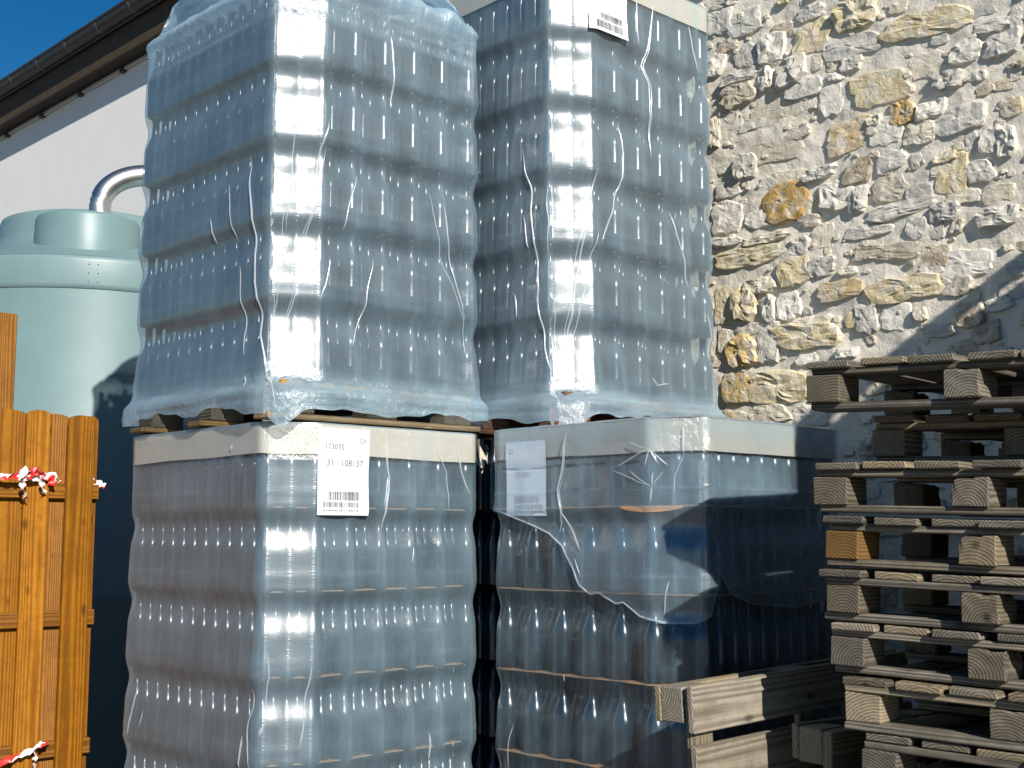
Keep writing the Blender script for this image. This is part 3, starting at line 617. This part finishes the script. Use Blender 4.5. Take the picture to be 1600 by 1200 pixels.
class Load:
    def __init__(s, label, loc, layers, nr=13, nc=13, swap=False, cap=True, seed=1, foff=.003, bulge=0., detail=True, pad=-.095):
        s.layers = layers; s.top = layers*H; s.nr, s.nc, s.swap, s.seed, s.cap, s.foff = nr, nc, swap, seed, cap, foff
        s.bulge = bulge; s.cx = 0.
        s.loop = Loop(nr, nc, 0.)
        s.root = prop(empty('bottle_load', loc, TH), label, 'bottle pallet', 'film-wrapped loads of dark wine bottles')
        rs = random.Random(seed)
        sites = bottle_sites(nr, nc); rest = MB(); low = MB(); low.lathe(lowprof, 7)
        for L in range(layers):
            jx, jy = rs.uniform(-.002, .002), rs.uniform(-.002, .002)
            for (i, k, a, b) in sites:
                x, y = (b, a) if swap else (a, b); z = L*H+.0045
                shown = (i <= 1 or (k <= 1 if i > 1 else False)) and detail
                if shown: link('bottle', bottle_me, s.root, (x+jx+rs.uniform(-.0006, .0006), y+jy+rs.uniform(-.0006, .0006), z), (0, 0, rs.uniform(0, 6.28)))
                else: rest.add([(p[0]+x, p[1]+y, p[2]+z) for p in low.v], low.f)
        o = prop(link('bottle_rows', rest.mesh('bottle_rows', M['glass'], True), s.root), kind='stuff')
        # layer pads
        oc = octagon(nr, nc)
        for L in range(1, layers+1):
            s.sheet('layer_pad', M['kraft'], RB+pad+rs.uniform(0, .002), L*H-.0015, L*H+.0028, rs)
    def xy(s, a, b): return (b, a) if s.swap else (a, b)
    def sheet(s, name, mat, off, z0, z1, rs):
        P = [q for i, q in enumerate(s.loop.P) if i % 3 == 0]; n = len(P); vs = []
        for z in (z0, z1):
            for (x, y, nx, ny, q, e) in P:
                o = off-RB+.0012*math.sin(q*40+z*9); vs.append((*s.xy(x+nx*o, y+ny*o), z+.0012*math.sin(q*17+z*31)))
        fs = [(k, (k+1) % n, n+(k+1) % n, n+k) for k in range(n)]+[tuple(range(n)), tuple(range(2*n-1, n-1, -1))]
        return link(name, mesh(name, vs, fs, mat), s.root)
    def off(s, q, z):
        """How far the film stands off the bottles at arc q, height z."""
        o = s.foff
        if z < 0:
            t = min(1, -z/.09); o += .0045+.012+.005*noise.noise(Vector((q*2.2, z*45, s.seed+9.)))+.040*math.exp(-(q/.085)**2)*sstep(0, .5, t)+ .034*sstep(0, .6, t)+.004*noise.noise(Vector((q*9, z*30, s.seed)))*t
            return o
        kj = .007*noise.noise(Vector((q*2.3, s.seed*3.3, int(z/H))))
        zz = max(0, min(s.top-1e-6, z)); L = int((zz+kj)/H); f = 1-((zz+kj)/H-L)
        if f < 0 or f > 1: f = max(0, min(1, f))
        top = L >= s.layers-1
        dip = sstep(.0, .21, f)*(1-sstep(.22, .52, f))
        amp = (.0140 if not top else (.002 if s.cap else .004))*(1+.25*noise.noise(Vector((q*1.7, L*5., s.seed))))
        o -= amp*dip
        if not top and f < .03: o += .0015*(1-f/.03)
        o += .0020*math.exp(-((1-f-.205)/.016)**2)
        o += .0022*noise.noise(Vector((q*7, z*3.1, s.seed)))+.0009*noise.noise(Vector((q*24, z*9, s.seed+4.)))+s.bulge
        lo = 1-sstep(0, .22, z)
        if s.cap and z > s.top-.16: o += .0045*sstep(s.top-.16, s.top-.10, z)
        if not (top and s.cap): o += .0045*sstep(.45, 1., f)
        return o+.012*lo**1.5+.005*noise.noise(Vector((q*2.2, z*45, s.seed+9.)))*(1-sstep(.02, .08, z))
    def contact(s, x, y, e):
        # distance to the nearest bottle the film bears on
        if e in (0, 4): return 0
        return 0
    def film_point(s, q, z, extra=0.):
        x, y, nx, ny = s.loop.at(q); o = s.off(q, z)+extra
        px, py = s.xy(x+nx*o, y+ny*o); nn = s.xy(nx, ny); return Vector((px, py, z)), Vector((nn[0], nn[1], 0))
    def film(s, hood=None, zbot=None, thick=None, holes=None, nz_per=16, mat='film', name='shrink_film', extra=0.):
        P = s.loop.P; n = len(P); vs = []; uv = []; th = []; ct = []; cols = []
        if zbot is None:
            zs = [-.104+.104*k/8 for k in range(8)]+[s.top*k/(nz_per*s.layers) for k in range(nz_per*s.layers+1)]
        else: zs = [k/150 for k in range(151)]
        m = len(zs)
        pitch = PD*2
        for j, z0 in enumerate(zs):
            for (x, y, nx, ny, q, e) in P:
                if zbot is None:
                    z = z0
                    if z0 < 0: z = z0*(1+.45*noise.noise(Vector((q*3.2, s.seed*1.1, 2.)))+.2*noise.noise(Vector((q*12, s.seed*1.1, 2.)))+.9*math.exp(-(q+.05)**2/.004))
                else: zb = zbot(q); z = zb+(s.top-zb)*z0
                o = s.off(q, z)+extra
                if zbot is not None:
                    w = (z-zbot(q)); o += .006*math.exp(-w/.03)*(1+noise.noise(Vector((q*14, 1., 2.))))
                c = 0.
                # bottles touching the film: every DB on chamfers and in-line sides, every second row on the staggered sides
                if e >= 0:
                    a_ = x; b_ = y
                    fz = 1-((z/H) % 1); cz = 0 if (s.cap and z > s.top-.15) else 1; sh = 0 if z < 0 or z > (s.layers-.45)*H else sstep(.02, .16, fz)*(1-sstep(.36, .56, fz))
                    if e in (1, 3): ph = (a_-RB)/pitch; c = math.exp(-((ph-round(ph))*pitch/.012)**2); o -= cz*(.0036+.0085*sh)*abs(math.sin(math.pi*ph))**.75*(0 if z < 0 else 1)
                    elif e in (2, 4): ph = (b_-RB)/DB; c = .6*math.exp(-((ph-round(ph))*DB/.010)**2); o -= (.0005+.0012*sh)*abs(math.sin(math.pi*ph))**.8
                    else: ph = (q+s.loop.half)/DB; c = math.exp(-((ph-round(ph))*DB/.010)**2); o -= (.0004+.0030*sh)*abs(math.sin(math.pi*ph))**.8
                vs.append((*s.xy(x+nx*o, y+ny*o), z)); uv.append((q, z))
                f = 1-((z/H) % 1); ct.append(c*(sstep(.4, .55, f) if z > 0 else 0))
                t = 0.
                if zbot is None: t = max(t, (1-sstep(-.01, .05, z+.03*noise.noise(Vector((q*4, 3., s.seed)))))*(.62+.5*noise.noise(Vector((q*3, z*60, s.seed)))))
                if zbot is not None: t = max(t, .9*math.exp(-(z-zbot(q))/.006))
                if z > 0: t = max(t, .42*math.exp(-((z/H % 1-.205)/.016)**2)*(.6+.7*noise.noise(Vector((q*5, z, s.seed)))))
                if s.cap and z > s.top-.125 and t < .05: t = -.62
                if thick: tt = thick(q, z); t = max(t, tt) if t >= 0 else t+1.3*tt
                th.append(t)
        fs = []
        for j in range(m-1):
            for k in range(n):
                k2 = (k+1) % n
                if holes and holes(P[k][4], zs[j] if zbot is None else 9): continue
                fs.append((j*n+k, j*n+k2, (j+1)*n+k2, (j+1)*n+k))
        # over the top
        rings = hood if hood else [(0., .004, 0.), (-.012, .007, .002), (-.05, .009, .003), (-.12, .009, .004), (-.22, .009, .004), (-.32, .009, .003)]
        base = len(vs)-n
        for (inn, dz, rough) in rings:
            for (x, y, nx, ny, q, e) in P:
                nzv = noise.noise(Vector((q*9, inn*9, s.seed+1.)))+.7*noise.noise(Vector((q*24, inn*26, s.seed+2.)))+(.5*abs(noise.noise(Vector((q*50, inn*50, 2.)))) if hood else 0)
                o = s.foff+inn+rough*nzv; z = s.top+dz+rough*1.0*noise.noise(Vector((q*9, inn*14, s.seed+7.)))
                if hood: z += bunch(q)*sstep(-.14, .0, inn)*(1-abs(inn)*2); o += bunch(q)*.25*sstep(-.1, .02, inn)
                vs.append((*s.xy(x+nx*o, y+ny*o), z)); uv.append((q, s.top+dz-inn)); th.append(.95 if hood else .5); ct.append(0.)
            for k in range(n): k2 = (k+1) % n; fs.append((base+k, base+k2, base+n+k2, base+n+k))
            base += n
        fs.append(tuple(range(base, base+n)))
        me = mesh(name, vs, fs, M[mat], True)
        ul = me.uv_layers.new(name='UVMap'); li = [0]*len(me.loops); me.loops.foreach_get('vertex_index', li)
        ul.data.foreach_set('uv', [c_ for i in li for c_ in uv[i]])
        for nm, dat in (('thick', th), ('contact', ct)):
            at = me.attributes.new(nm, 'FLOAT', 'POINT'); at.data.foreach_set('value', dat)
        s.film_o = link(name, me, s.root); return s.film_o
    def creases(s, lines, w=.0045, seed=2):
        rs = random.Random(seed); mb = MB(); uvs = []
        for ln in lines:
            for rep in range(2 if len(ln) > 4 else 1):
                sh = 0 if rep == 0 else rs.uniform(-.02, .02); pts = []
                for i in range(len(ln)-1):
                    l = max(3, int(math.dist(ln[i], ln[i+1])/.02))
                    for k in range(l): t = k/l; pts.append((ln[i][0]+(ln[i+1][0]-ln[i][0])*t, ln[i][1]+(ln[i+1][1]-ln[i][1])*t))
                pts.append(ln[-1]); m = len(pts); V = []; F = []
                ww = w*rs.uniform(.5, 1.15)*(1. if rep == 0 else .6)
                for i, (q, z) in enumerate(pts):
                    t = i/(m-1); q += .003*math.sin(i*.7+rs.random())+sh*math.sin(math.pi*t)
                    wd = ww*min(1, 6*t+.12)*min(1, 6*(1-t)+.12)
                    a = pts[min(i+1, m-1)]; b = pts[max(i-1, 0)]; dq, dz = a[0]-b[0], a[1]-b[1]; l = math.hypot(dq, dz) or 1
                    c, nn = s.film_point(q, z, s.cx+.0008); p1, _ = s.film_point(q+dz/l*wd*.5, z-dq/l*wd*.5, s.cx+.0006); p2, _ = s.film_point(q-dz/l*wd*.5, z+dq/l*wd*.5, s.cx+.0006)
                    V += [p1, c+nn*wd*.75, p2]; uvs += [(q, z), (q+.002, z), (q+.004, z)]
                for i in range(m-1):
                    for k in range(2): F.append((i*3+k, i*3+k+1, i*3+k+4, i*3+k+3))
                mb.add(V, F)
        me = mb.mesh('film_crease', M['crease'], True); ul = me.uv_layers.new(name='UVMap')
        for lp in me.loops: ul.data[lp.index].uv = uvs[lp.vertex_index]
        prop(link('film_crease', me, s.film_o), kind='stuff')
    def card_cap(s, drop=.115, off=.0015):
        P = s.loop.P; n = len(P); vs = []; rows = [(0, -drop), (.0, -drop*.5), (0, -.006), (-.004, -.0005), (-.06, .0005), (-.3, .0005)]
        for o, dz in rows:
            for (x, y, nx, ny, q, e) in P:
                oo = off+o; zj = (.006*noise.noise(Vector((q*2.2, 7., s.seed)))+(-.018 if e == -1 and dz == -drop and False else 0)) if dz == -drop else 0
                vs.append((*s.xy(x+nx*oo, y+ny*oo), s.top+.003+dz+zj))
        fs = [(j*n+k, j*n+(k+1) % n, (j+1)*n+(k+1) % n, (j+1)*n+k) for j in range(len(rows)-1) for k in range(n)]
        fs.append(tuple(range((len(rows)-1)*n, len(rows)*n)))
        return link('card_cap', mesh('card_cap', vs, fs, M['card']), s.root)
    def label(s, q0, q1, z0, z1, ex, content, skew=0., name='label', curl=0.):
        """paper sheet on the film; content lists (text, size, x, y) and bars in 0..1 sheet coordinates"""
        W, Hh = q1-q0, z1-z0
        def at(t, u_, e):
            return s.film_point(q0+W*t+skew*(1-u_), z0+Hh*u_+.012*skew*0, e+.0012*math.sin(u_*7+t*2)+curl*(1-u_)**3)[0]
        nx_, nz_ = 10, 14; vs = [at(i/nx_, j/nz_, ex) for j in range(nz_+1) for i in range(nx_+1)]
        fs = [(j*(nx_+1)+i, j*(nx_+1)+i+1, (j+1)*(nx_+1)+i+1, (j+1)*(nx_+1)+i) for j in range(nz_) for i in range(nx_)]
        lab = link(name, mesh(name, vs, fs, M['paper'], True), s.root)
        for matn, items in content.items():
            mb = MB()
            for it in items:
                if it[0] == 'bars':
                    _, x0, x1, y0, y1, sd_ = it; rr = random.Random(sd_); x = x0
                    while x < x1:
                        w = rr.choice((.006, .006, .012, .018)); xe = min(x1, x+w)
                        mb.add([at(x, y0, ex+.0009), at(xe, y0, ex+.0009), at(xe, (y0+y1)/2, ex+.0009), at(x, (y0+y1)/2, ex+.0009), at(xe, y1, ex+.0009), at(x, y1, ex+.0009)], [(0, 1, 2, 3), (3, 2, 4, 5)])
                        x = xe+rr.choice((.006, .009, .014))
                else:
                    txt, size, x0, y0 = it
                    cu = bpy.data.curves.new('print', 'FONT'); cu.body = txt; cu.size = size; cu.resolution_u = 3
                    to = bpy.data.objects.new('print', cu); me = to.to_mesh()
                    mb.add([at(x0+v.co.x/W, y0+v.co.y/Hh, ex+.0009) for v in me.vertices], [tuple(p.vertices) for p in me.polygons])
                    to.to_mesh_clear(); bpy.data.objects.remove(to); bpy.data.curves.remove(cu)
            prop(link('print', mb.mesh('print', M[matn]), lab), kind='stuff')
        return lab

CREASES = {
'UL': [
   [(-0.245, 0.865), (-0.222, 0.755), (-0.192, 0.594), (-0.172, 0.427), (-0.116, 0.124), (-0.08, -0.021), (-0.071, -0.112)] ,
   [(0.112, 0.99), (0.074, 0.828), (0.055, 0.71)] ,
   [(0.106, 0.888), (0.068, 0.645), (0.032, 0.538), (-0.003, 0.318), (-0.053, 0.108), (-0.082, -0.018)] ,
   [(0.251, 0.81), (0.214, 0.685), (0.186, 0.581)] ,
   [(-0.09, 0.868), (-0.084, 0.466), (-0.078, 0.219), (-0.085, -0.002)] ,
   [(-0.04, 0.712), (-0.058, 0.467), (-0.075, 0.195), (-0.076, 0.006)] ,
   [(0.404, 1.406), (0.422, 1.271), (0.415, 1.119)] ,
   [(0.609, 0.802), (0.672, 0.564), (0.794, 0.315), (0.809, 0.169)] ,
   [(0.684, 0.77), (0.72, 0.571), (0.801, 0.308)] ,
   [(0.333, 0.496), (0.29, 0.291), (0.238, 0.145)] ,
   [(0.129, 0.461), (0.111, 0.361), (0.089, 0.293)] ,
   [(-0.285, 0.461), (-0.254, 0.285), (-0.224, 0.099)] ,
   [(-1.06, 0.761), (-1.099, 0.583), (-1.124, 0.459), (-1.146, 0.368), (-1.171, 0.155)] ,
   [(-0.379, 0.787), (-0.355, 0.673), (-0.321, 0.547)] ,
   [(-0.508, 0.676), (-0.468, 0.567)] ,
   [(-0.198, 0.025), (-0.192, -0.023)] ,
   [(-0.016, 0.952), (-0.023, 0.705), (-0.043, 0.558)] ,
],
'UR': [
   [(-0.239, 1.023), (-0.202, 0.86), (-0.165, 0.578), (-0.137, 0.292), (-0.084, 0.028), (-0.073, -0.097)] ,
   [(-0.105, 0.902), (-0.099, 0.556), (-0.075, 0.284), (-0.062, 0.031)] ,
   [(0.108, 0.929), (0.071, 0.737), (0.035, 0.557), (0.015, 0.469), (-0.021, 0.206), (-0.062, 0.031)] ,
   [(0.109, 0.661), (0.078, 0.551), (0.014, 0.267), (-0.054, 0.044)] ,
   [(0.25, 1.16), (0.272, 1.026), (0.249, 0.875), (0.124, 0.61)] ,
   [(0.472, 1.731), (0.457, 1.61), (0.411, 1.445), (0.439, 1.366), (0.454, 1.042)] ,
   [(0.362, 1.727), (0.379, 1.531)] ,
   [(0.716, 1.713), (0.754, 1.604), (0.789, 1.514)] ,
   [(0.818, 0.409), (0.847, 0.306), (0.835, 0.21)] ,
   [(-0.286, 0.422), (-0.267, 0.316)] ,
   [(-0.236, 0.745), (-0.202, 0.597)] ,
   [(0.579, 0.832), (0.653, 0.645), (0.707, 0.51)] ,
   [(0.427, 0.09), (0.456, 0.057), (0.54, 0.072)] ,
],
'LL': [
   [(0.395, 1.822), (0.42, 1.641), (0.409, 1.512), (0.395, 1.446)] ,
   [(0.642, 1.767), (0.71, 1.675), (0.721, 1.523)] ,
   [(0.753, 1.772), (0.794, 1.671), (0.833, 1.586)] ,
   [(-0.078, 1.017), (-0.065, 0.922), (-0.085, 0.715)] ,
   [(0.084, 0.959), (0.066, 0.847), (0.057, 0.751), (0.045, 0.669)] ,
   [(-0.139, 0.878), (-0.131, 0.812), (-0.149, 0.73), (-0.135, 0.605)] ,
   [(-0.182, 0.711), (-0.198, 0.597)] ,
   [(-0.988, 0.808), (-1.014, 0.719), (-1.04, 0.623)] ,
   [(-0.923, 0.73), (-0.95, 0.66)] ,
   [(0.413, 1.646), (0.4, 1.536)] ,
   [(-0.298, 1.764), (-0.31, 1.736)] ,
   [(0.542, 1.378), (0.534, 1.316)] ,
   [(0.624, 0.668), (0.637, 0.559)] ,
],
'LR': [
   [(0.475, 1.8), (0.493, 1.706), (0.523, 1.593), (0.51, 1.514), (0.528, 1.436)] ,
   [(0.51, 1.514), (0.468, 1.45), (0.414, 1.369)] ,
   [(0.437, 1.341), (0.405, 1.272)] ,
   [(0.085, 1.722), (0.235, 1.665)] ,
   [(0.085, 1.722), (0.022, 1.663)] ,
   [(0.085, 1.722), (0.174, 1.753)] ,
   [(0.085, 1.722), (0.101, 1.66)] ,
   [(0.085, 1.722), (0.055, 1.67)] ,
   [(0.079, 1.593), (0.175, 1.652)] ,
   [(0.079, 1.593), (0.251, 1.654)] ,
   [(0.079, 1.593), (0.074, 1.642)] ,
   [(0.079, 1.593), (0.033, 1.648)] ,
   [(0.079, 1.593), (0.084, 1.537)] ,
   [(-0.035, 1.698), (-0.0, 1.625), (0.008, 1.559)] ,
   [(-0.035, 1.698), (-0.032, 1.802)] ,
   [(0.495, 0.894), (0.491, 0.924)] ,
   [(0.758, 0.718), (0.783, 0.645), (0.808, 0.548)] ,
   [(0.023, 1.268), (0.035, 1.22), (0.051, 1.143)] ,
],

}
def bunch(q): return .085*math.exp(-((q-.47)/.11)**2)+.05*math.exp(-((q-.72)/.06)**2)+.03*math.exp(-((q+.75)/.25)**2)
Z_GROUND = .142
CL = (-.8377, 4.5351)
LBL = {'ink': [('173035', .030, .10, .755), ('31 - 108137', .034, .15, .565), ('OI', .026, .80, .835), ('bars', .18, .80, .17, .27, 3), ('bars', .08, .80, .045, .15, 8)],
       'grey_ink': [('K', .016, .50, .885), ('BG MST', .014, .26, .685)]}
# lower left
LL = Load('lower left film-wrapped bottle load with a clear white barcode label and cream card rim', (*CL, Z_GROUND), 6, seed=1, pad=-.026)
LL.card_cap()
hole = lambda q, z: -.197 < q < -.137 and z < .735-((q+.165)/.04)**2*.06
LL.film(holes=hole, thick=lambda q, z: .55*math.exp(-((q+.167)/.012)**2)*(z < .78)+.35*sstep(.35, .75, noise.noise(Vector((q*9, z*2, 3.))))*sstep(1.45, 1.7, z))
LL.creases(CREASES['LL'], .007)
LL.label(.092, .320, 1.497, 1.818, .003, LBL, curl=.006)
mb = MB(); mb.add([(0, 0, 0), (.075, .012, -.085), (.055, -.014, -.090), (-.01, -.03, -.08), (-.01, -.03, 0)], [(0, 1, 2), (0, 2, 3), (0, 3, 4)])
link('card_flap', mb.mesh('card_flap', M['card']), LL.root, (.982, .03, 1.815))
# upper left, five layers and a crumpled hood
UL = Load('upper left film-wrapped bottle load with a crumpled film hood on top', (*CL, 2.133), 5, seed=2, cap=False)
def ulthick(q, z):
    edge_ = 1.33+.05*sstep(-.3, .1, q)+.02*noise.noise(Vector((q*3, 1., 1.)))
    t = .75*sstep(edge_-.004, edge_+.004, z)*(.6+.5*noise.noise(Vector((q*2, z*55, 8.))))
    if q < -.25: b = 1.30-.05*noise.noise(Vector((q*2, 0, 0))); t = max(t, .55*math.exp(-((z-b-.06*(q+.6))/.018)**2))
    return t
UL.film(thick=ulthick, hood=[(.004, .012, .006), (-.004, .03, .010), (-.03, .055, .016), (-.07, .085, .020), (-.12, .125, .022), (-.18, .17, .024), (-.24, .20, .02), (-.30, .215, .015), (-.38, .22, .008)])
UL.creases(CREASES['UL'], .0065)
# upper right
UR = Load('upper right film-wrapped bottle load with the tilted barcode label near its top edge', (.2086, 4.9555, 2.134), 6, seed=3)
UR.card_cap()
UR.film(thick=lambda q, z: .45*math.exp(-((q-.78-.15*(1.72-z))/.02)**2)*(z > 1.48)+.3*sstep(.4, .8, noise.noise(Vector((q*9, z*2, 3.))))*sstep(1.5, 1.7, z))
UR.creases(CREASES['UR'], .0065)
UR.label(.085, .305, 1.518, 1.835, .003, {'ink': [('bars', .22, .85, .17, .27, 3), ('bars', .12, .85, .045, .15, 8), ('OI', .026, .80, .835)]}, skew=-.012, curl=.014)
# lower right, film torn away below
TEAR = sorted([(.9, 1.527), (.783, 1.493), (.677, 1.458), (.581, 1.427), (.508, 1.38), (.443, 1.299), (.418, 1.242), (.365, 1.21), (.318, 1.216), (.251, 1.18), (.212, 1.186), (.139, 1.141), (.041, 1.122), (-.065, 1.124), (-.12, 1.15), (-.135, 1.30), (-.2, 1.22), (-.35, 1.18), (-.6, 1.16), (-1.05, 1.2), (1.05, 1.52)])
def zbot(q):
    if q > LR.loop.total/2: q -= LR.loop.total
    if q <= TEAR[0][0]: return TEAR[0][1]
    if q >= TEAR[-1][0]: return TEAR[-1][1]
    for (a, b), (c, d) in zip(TEAR, TEAR[1:]):
        if a <= q <= c: return b+(d-b)*(q-a)/(c-a)+.004*noise.noise(Vector((q*40, 1, 1)))
LR = Load('lower right bottle load with its film torn away, showing bare dark bottles', (C2.x, C2.y, Z_GROUND), 6, 13, 11, True, seed=4, foff=.007, pad=.0005)
LR.cx = .004
LR.card_cap(.118)
LR.film(mat='inner_film', name='inner_film', extra=-.004)
LR.film(zbot=zbot, extra=.004, mat='torn_film', name='torn_film', thick=lambda q, z: (.30*sstep(.0, .5, noise.noise(Vector((q*6, z*3, 5.))))*sstep(1.55, 1.72, z)+.5*sstep(1.73, 1.8, z+.03*noise.noise(Vector((q*7, 2., 5.)))))*sstep(-.04, .1, q)
        +.35*math.exp(-((q-.085)**2+(z-1.72)**2)/.002)+.3*math.exp(-((q+.03)**2+(z-1.71)**2)/.0015))
LR.creases(CREASES['LR'], .0058)
LR.creases([[(q, z+.004) for q, z in TEAR if -.1 < q < 1.0]], .0065, 5)
LR.label(.590, .808, 1.497, 1.782, -.001, {'grey_ink': [('OI', .026, .80, .835), ('108137', .028, .38, .52), ('bars', .18, .80, .17, .27, 3), ('bars', .08, .80, .045, .15, 8)]}, skew=.0)
for (qa, qb) in ((-.03, .22),):
    mb = MB(); V = []; n = 16
    for k in range(n+1):
        t = k/n; q = qa+(qb-qa)*t; sag = .016*math.sin(math.pi*t)**.7; a, nn = LR.film_point(q, 5*H-.002, -.012); V += [a, a+nn*.013+Vector((0, 0, .004-sag*.2)), a+nn*.0125+Vector((0, 0, -.003-sag))]
    mb.add(V, [(i*3+k, i*3+k+1, i*3+k+4, i*3+k+3) for i in range(n) for k in range(2)]); link('bent_pad_edge', mb.mesh('bent_pad_edge', M['kraft'], True), LR.root)
# pallets under the loads
GL = 'pallets under the bottle loads'
def under(W, D, loc, mat, label, skidmat=None, skid='x'):
    p = make_pallet(W, D, 7, .10, mat, label, GL, skid, False, (.145, .10), 'pallet', .10); p.location = loc; p.rotation_euler = (0, 0, TH)
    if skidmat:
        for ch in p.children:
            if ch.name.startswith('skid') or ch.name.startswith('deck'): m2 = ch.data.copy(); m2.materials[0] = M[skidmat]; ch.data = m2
    return p
q = Vector((*CL, 0))+UX*.030+VX*.030
under(.925, 1.065, (q.x, q.y, 1.989), 'old_wood', 'pallet under the upper left bottles, its honey coloured bottom boards in the sun', 'skid_wood')  # blocks take a greyer wood, their shade put into the colour
under(.925, 1.065, (q.x, q.y, 0), 'old_wood', 'ground pallet under the lower left bottles')
q = Vector((.2086, 4.9555, 0))+UX*.030+VX*.030
under(.925, 1.065, (q.x, q.y, 1.990), 'red_wood', 'red brown pallet under the upper right bottles, half covered by film')
q = C2-UX*.03-VX*.014
under(1.0, 1.0, (q.x, q.y, 0), 'old_wood', 'ground pallet under the torn lower right bottles')
# the load behind, which carries the rear of the upper right pallet
q = C2+UX*.16+VX*1.06
BK = Load('bare bottle load standing behind the lower right one, almost hidden', (q.x, q.y, Z_GROUND), 6, seed=6, detail=False); 
q2 = q+UX*.030+VX*.030; under(.925, 1.065, (q2.x, q2.y, 0), 'old_wood', 'ground pallet under the bare bottle load at the rear')

# ---- made-up board screen out of frame at right, added to shade wall and pallets
scr = prop(empty('shadow_screen', uvpos(-.06, -1.9, 0), TH), 'added board screen out of view, put there to cast the diagonal wall shadow', 'screen')
zt = 3.47
link('top_rail', box_piece('top_rail', 1.5, .035, .075, M['old_wood']), scr, (.75, 0, zt-.0375))
for k in range(8): link('spacer', piece('spacer', .05, .035, .042, 'old_wood', k % 2), scr, (.06+.2*k, .001, zt-.0957))
z = zt-.1165
for k in range(24): link('board', piece('board', 1.5, .03, .137, 'old_wood', k % 3), scr, (.75, 0, z-.0685)); z -= .1365
for x in (.04, 1.46):
    o = link('post', piece('post', 3.4, .08, .08, 'old_wood', 0), scr); o.matrix_local = Matrix.Translation((x, .06, 1.7)) @ UP
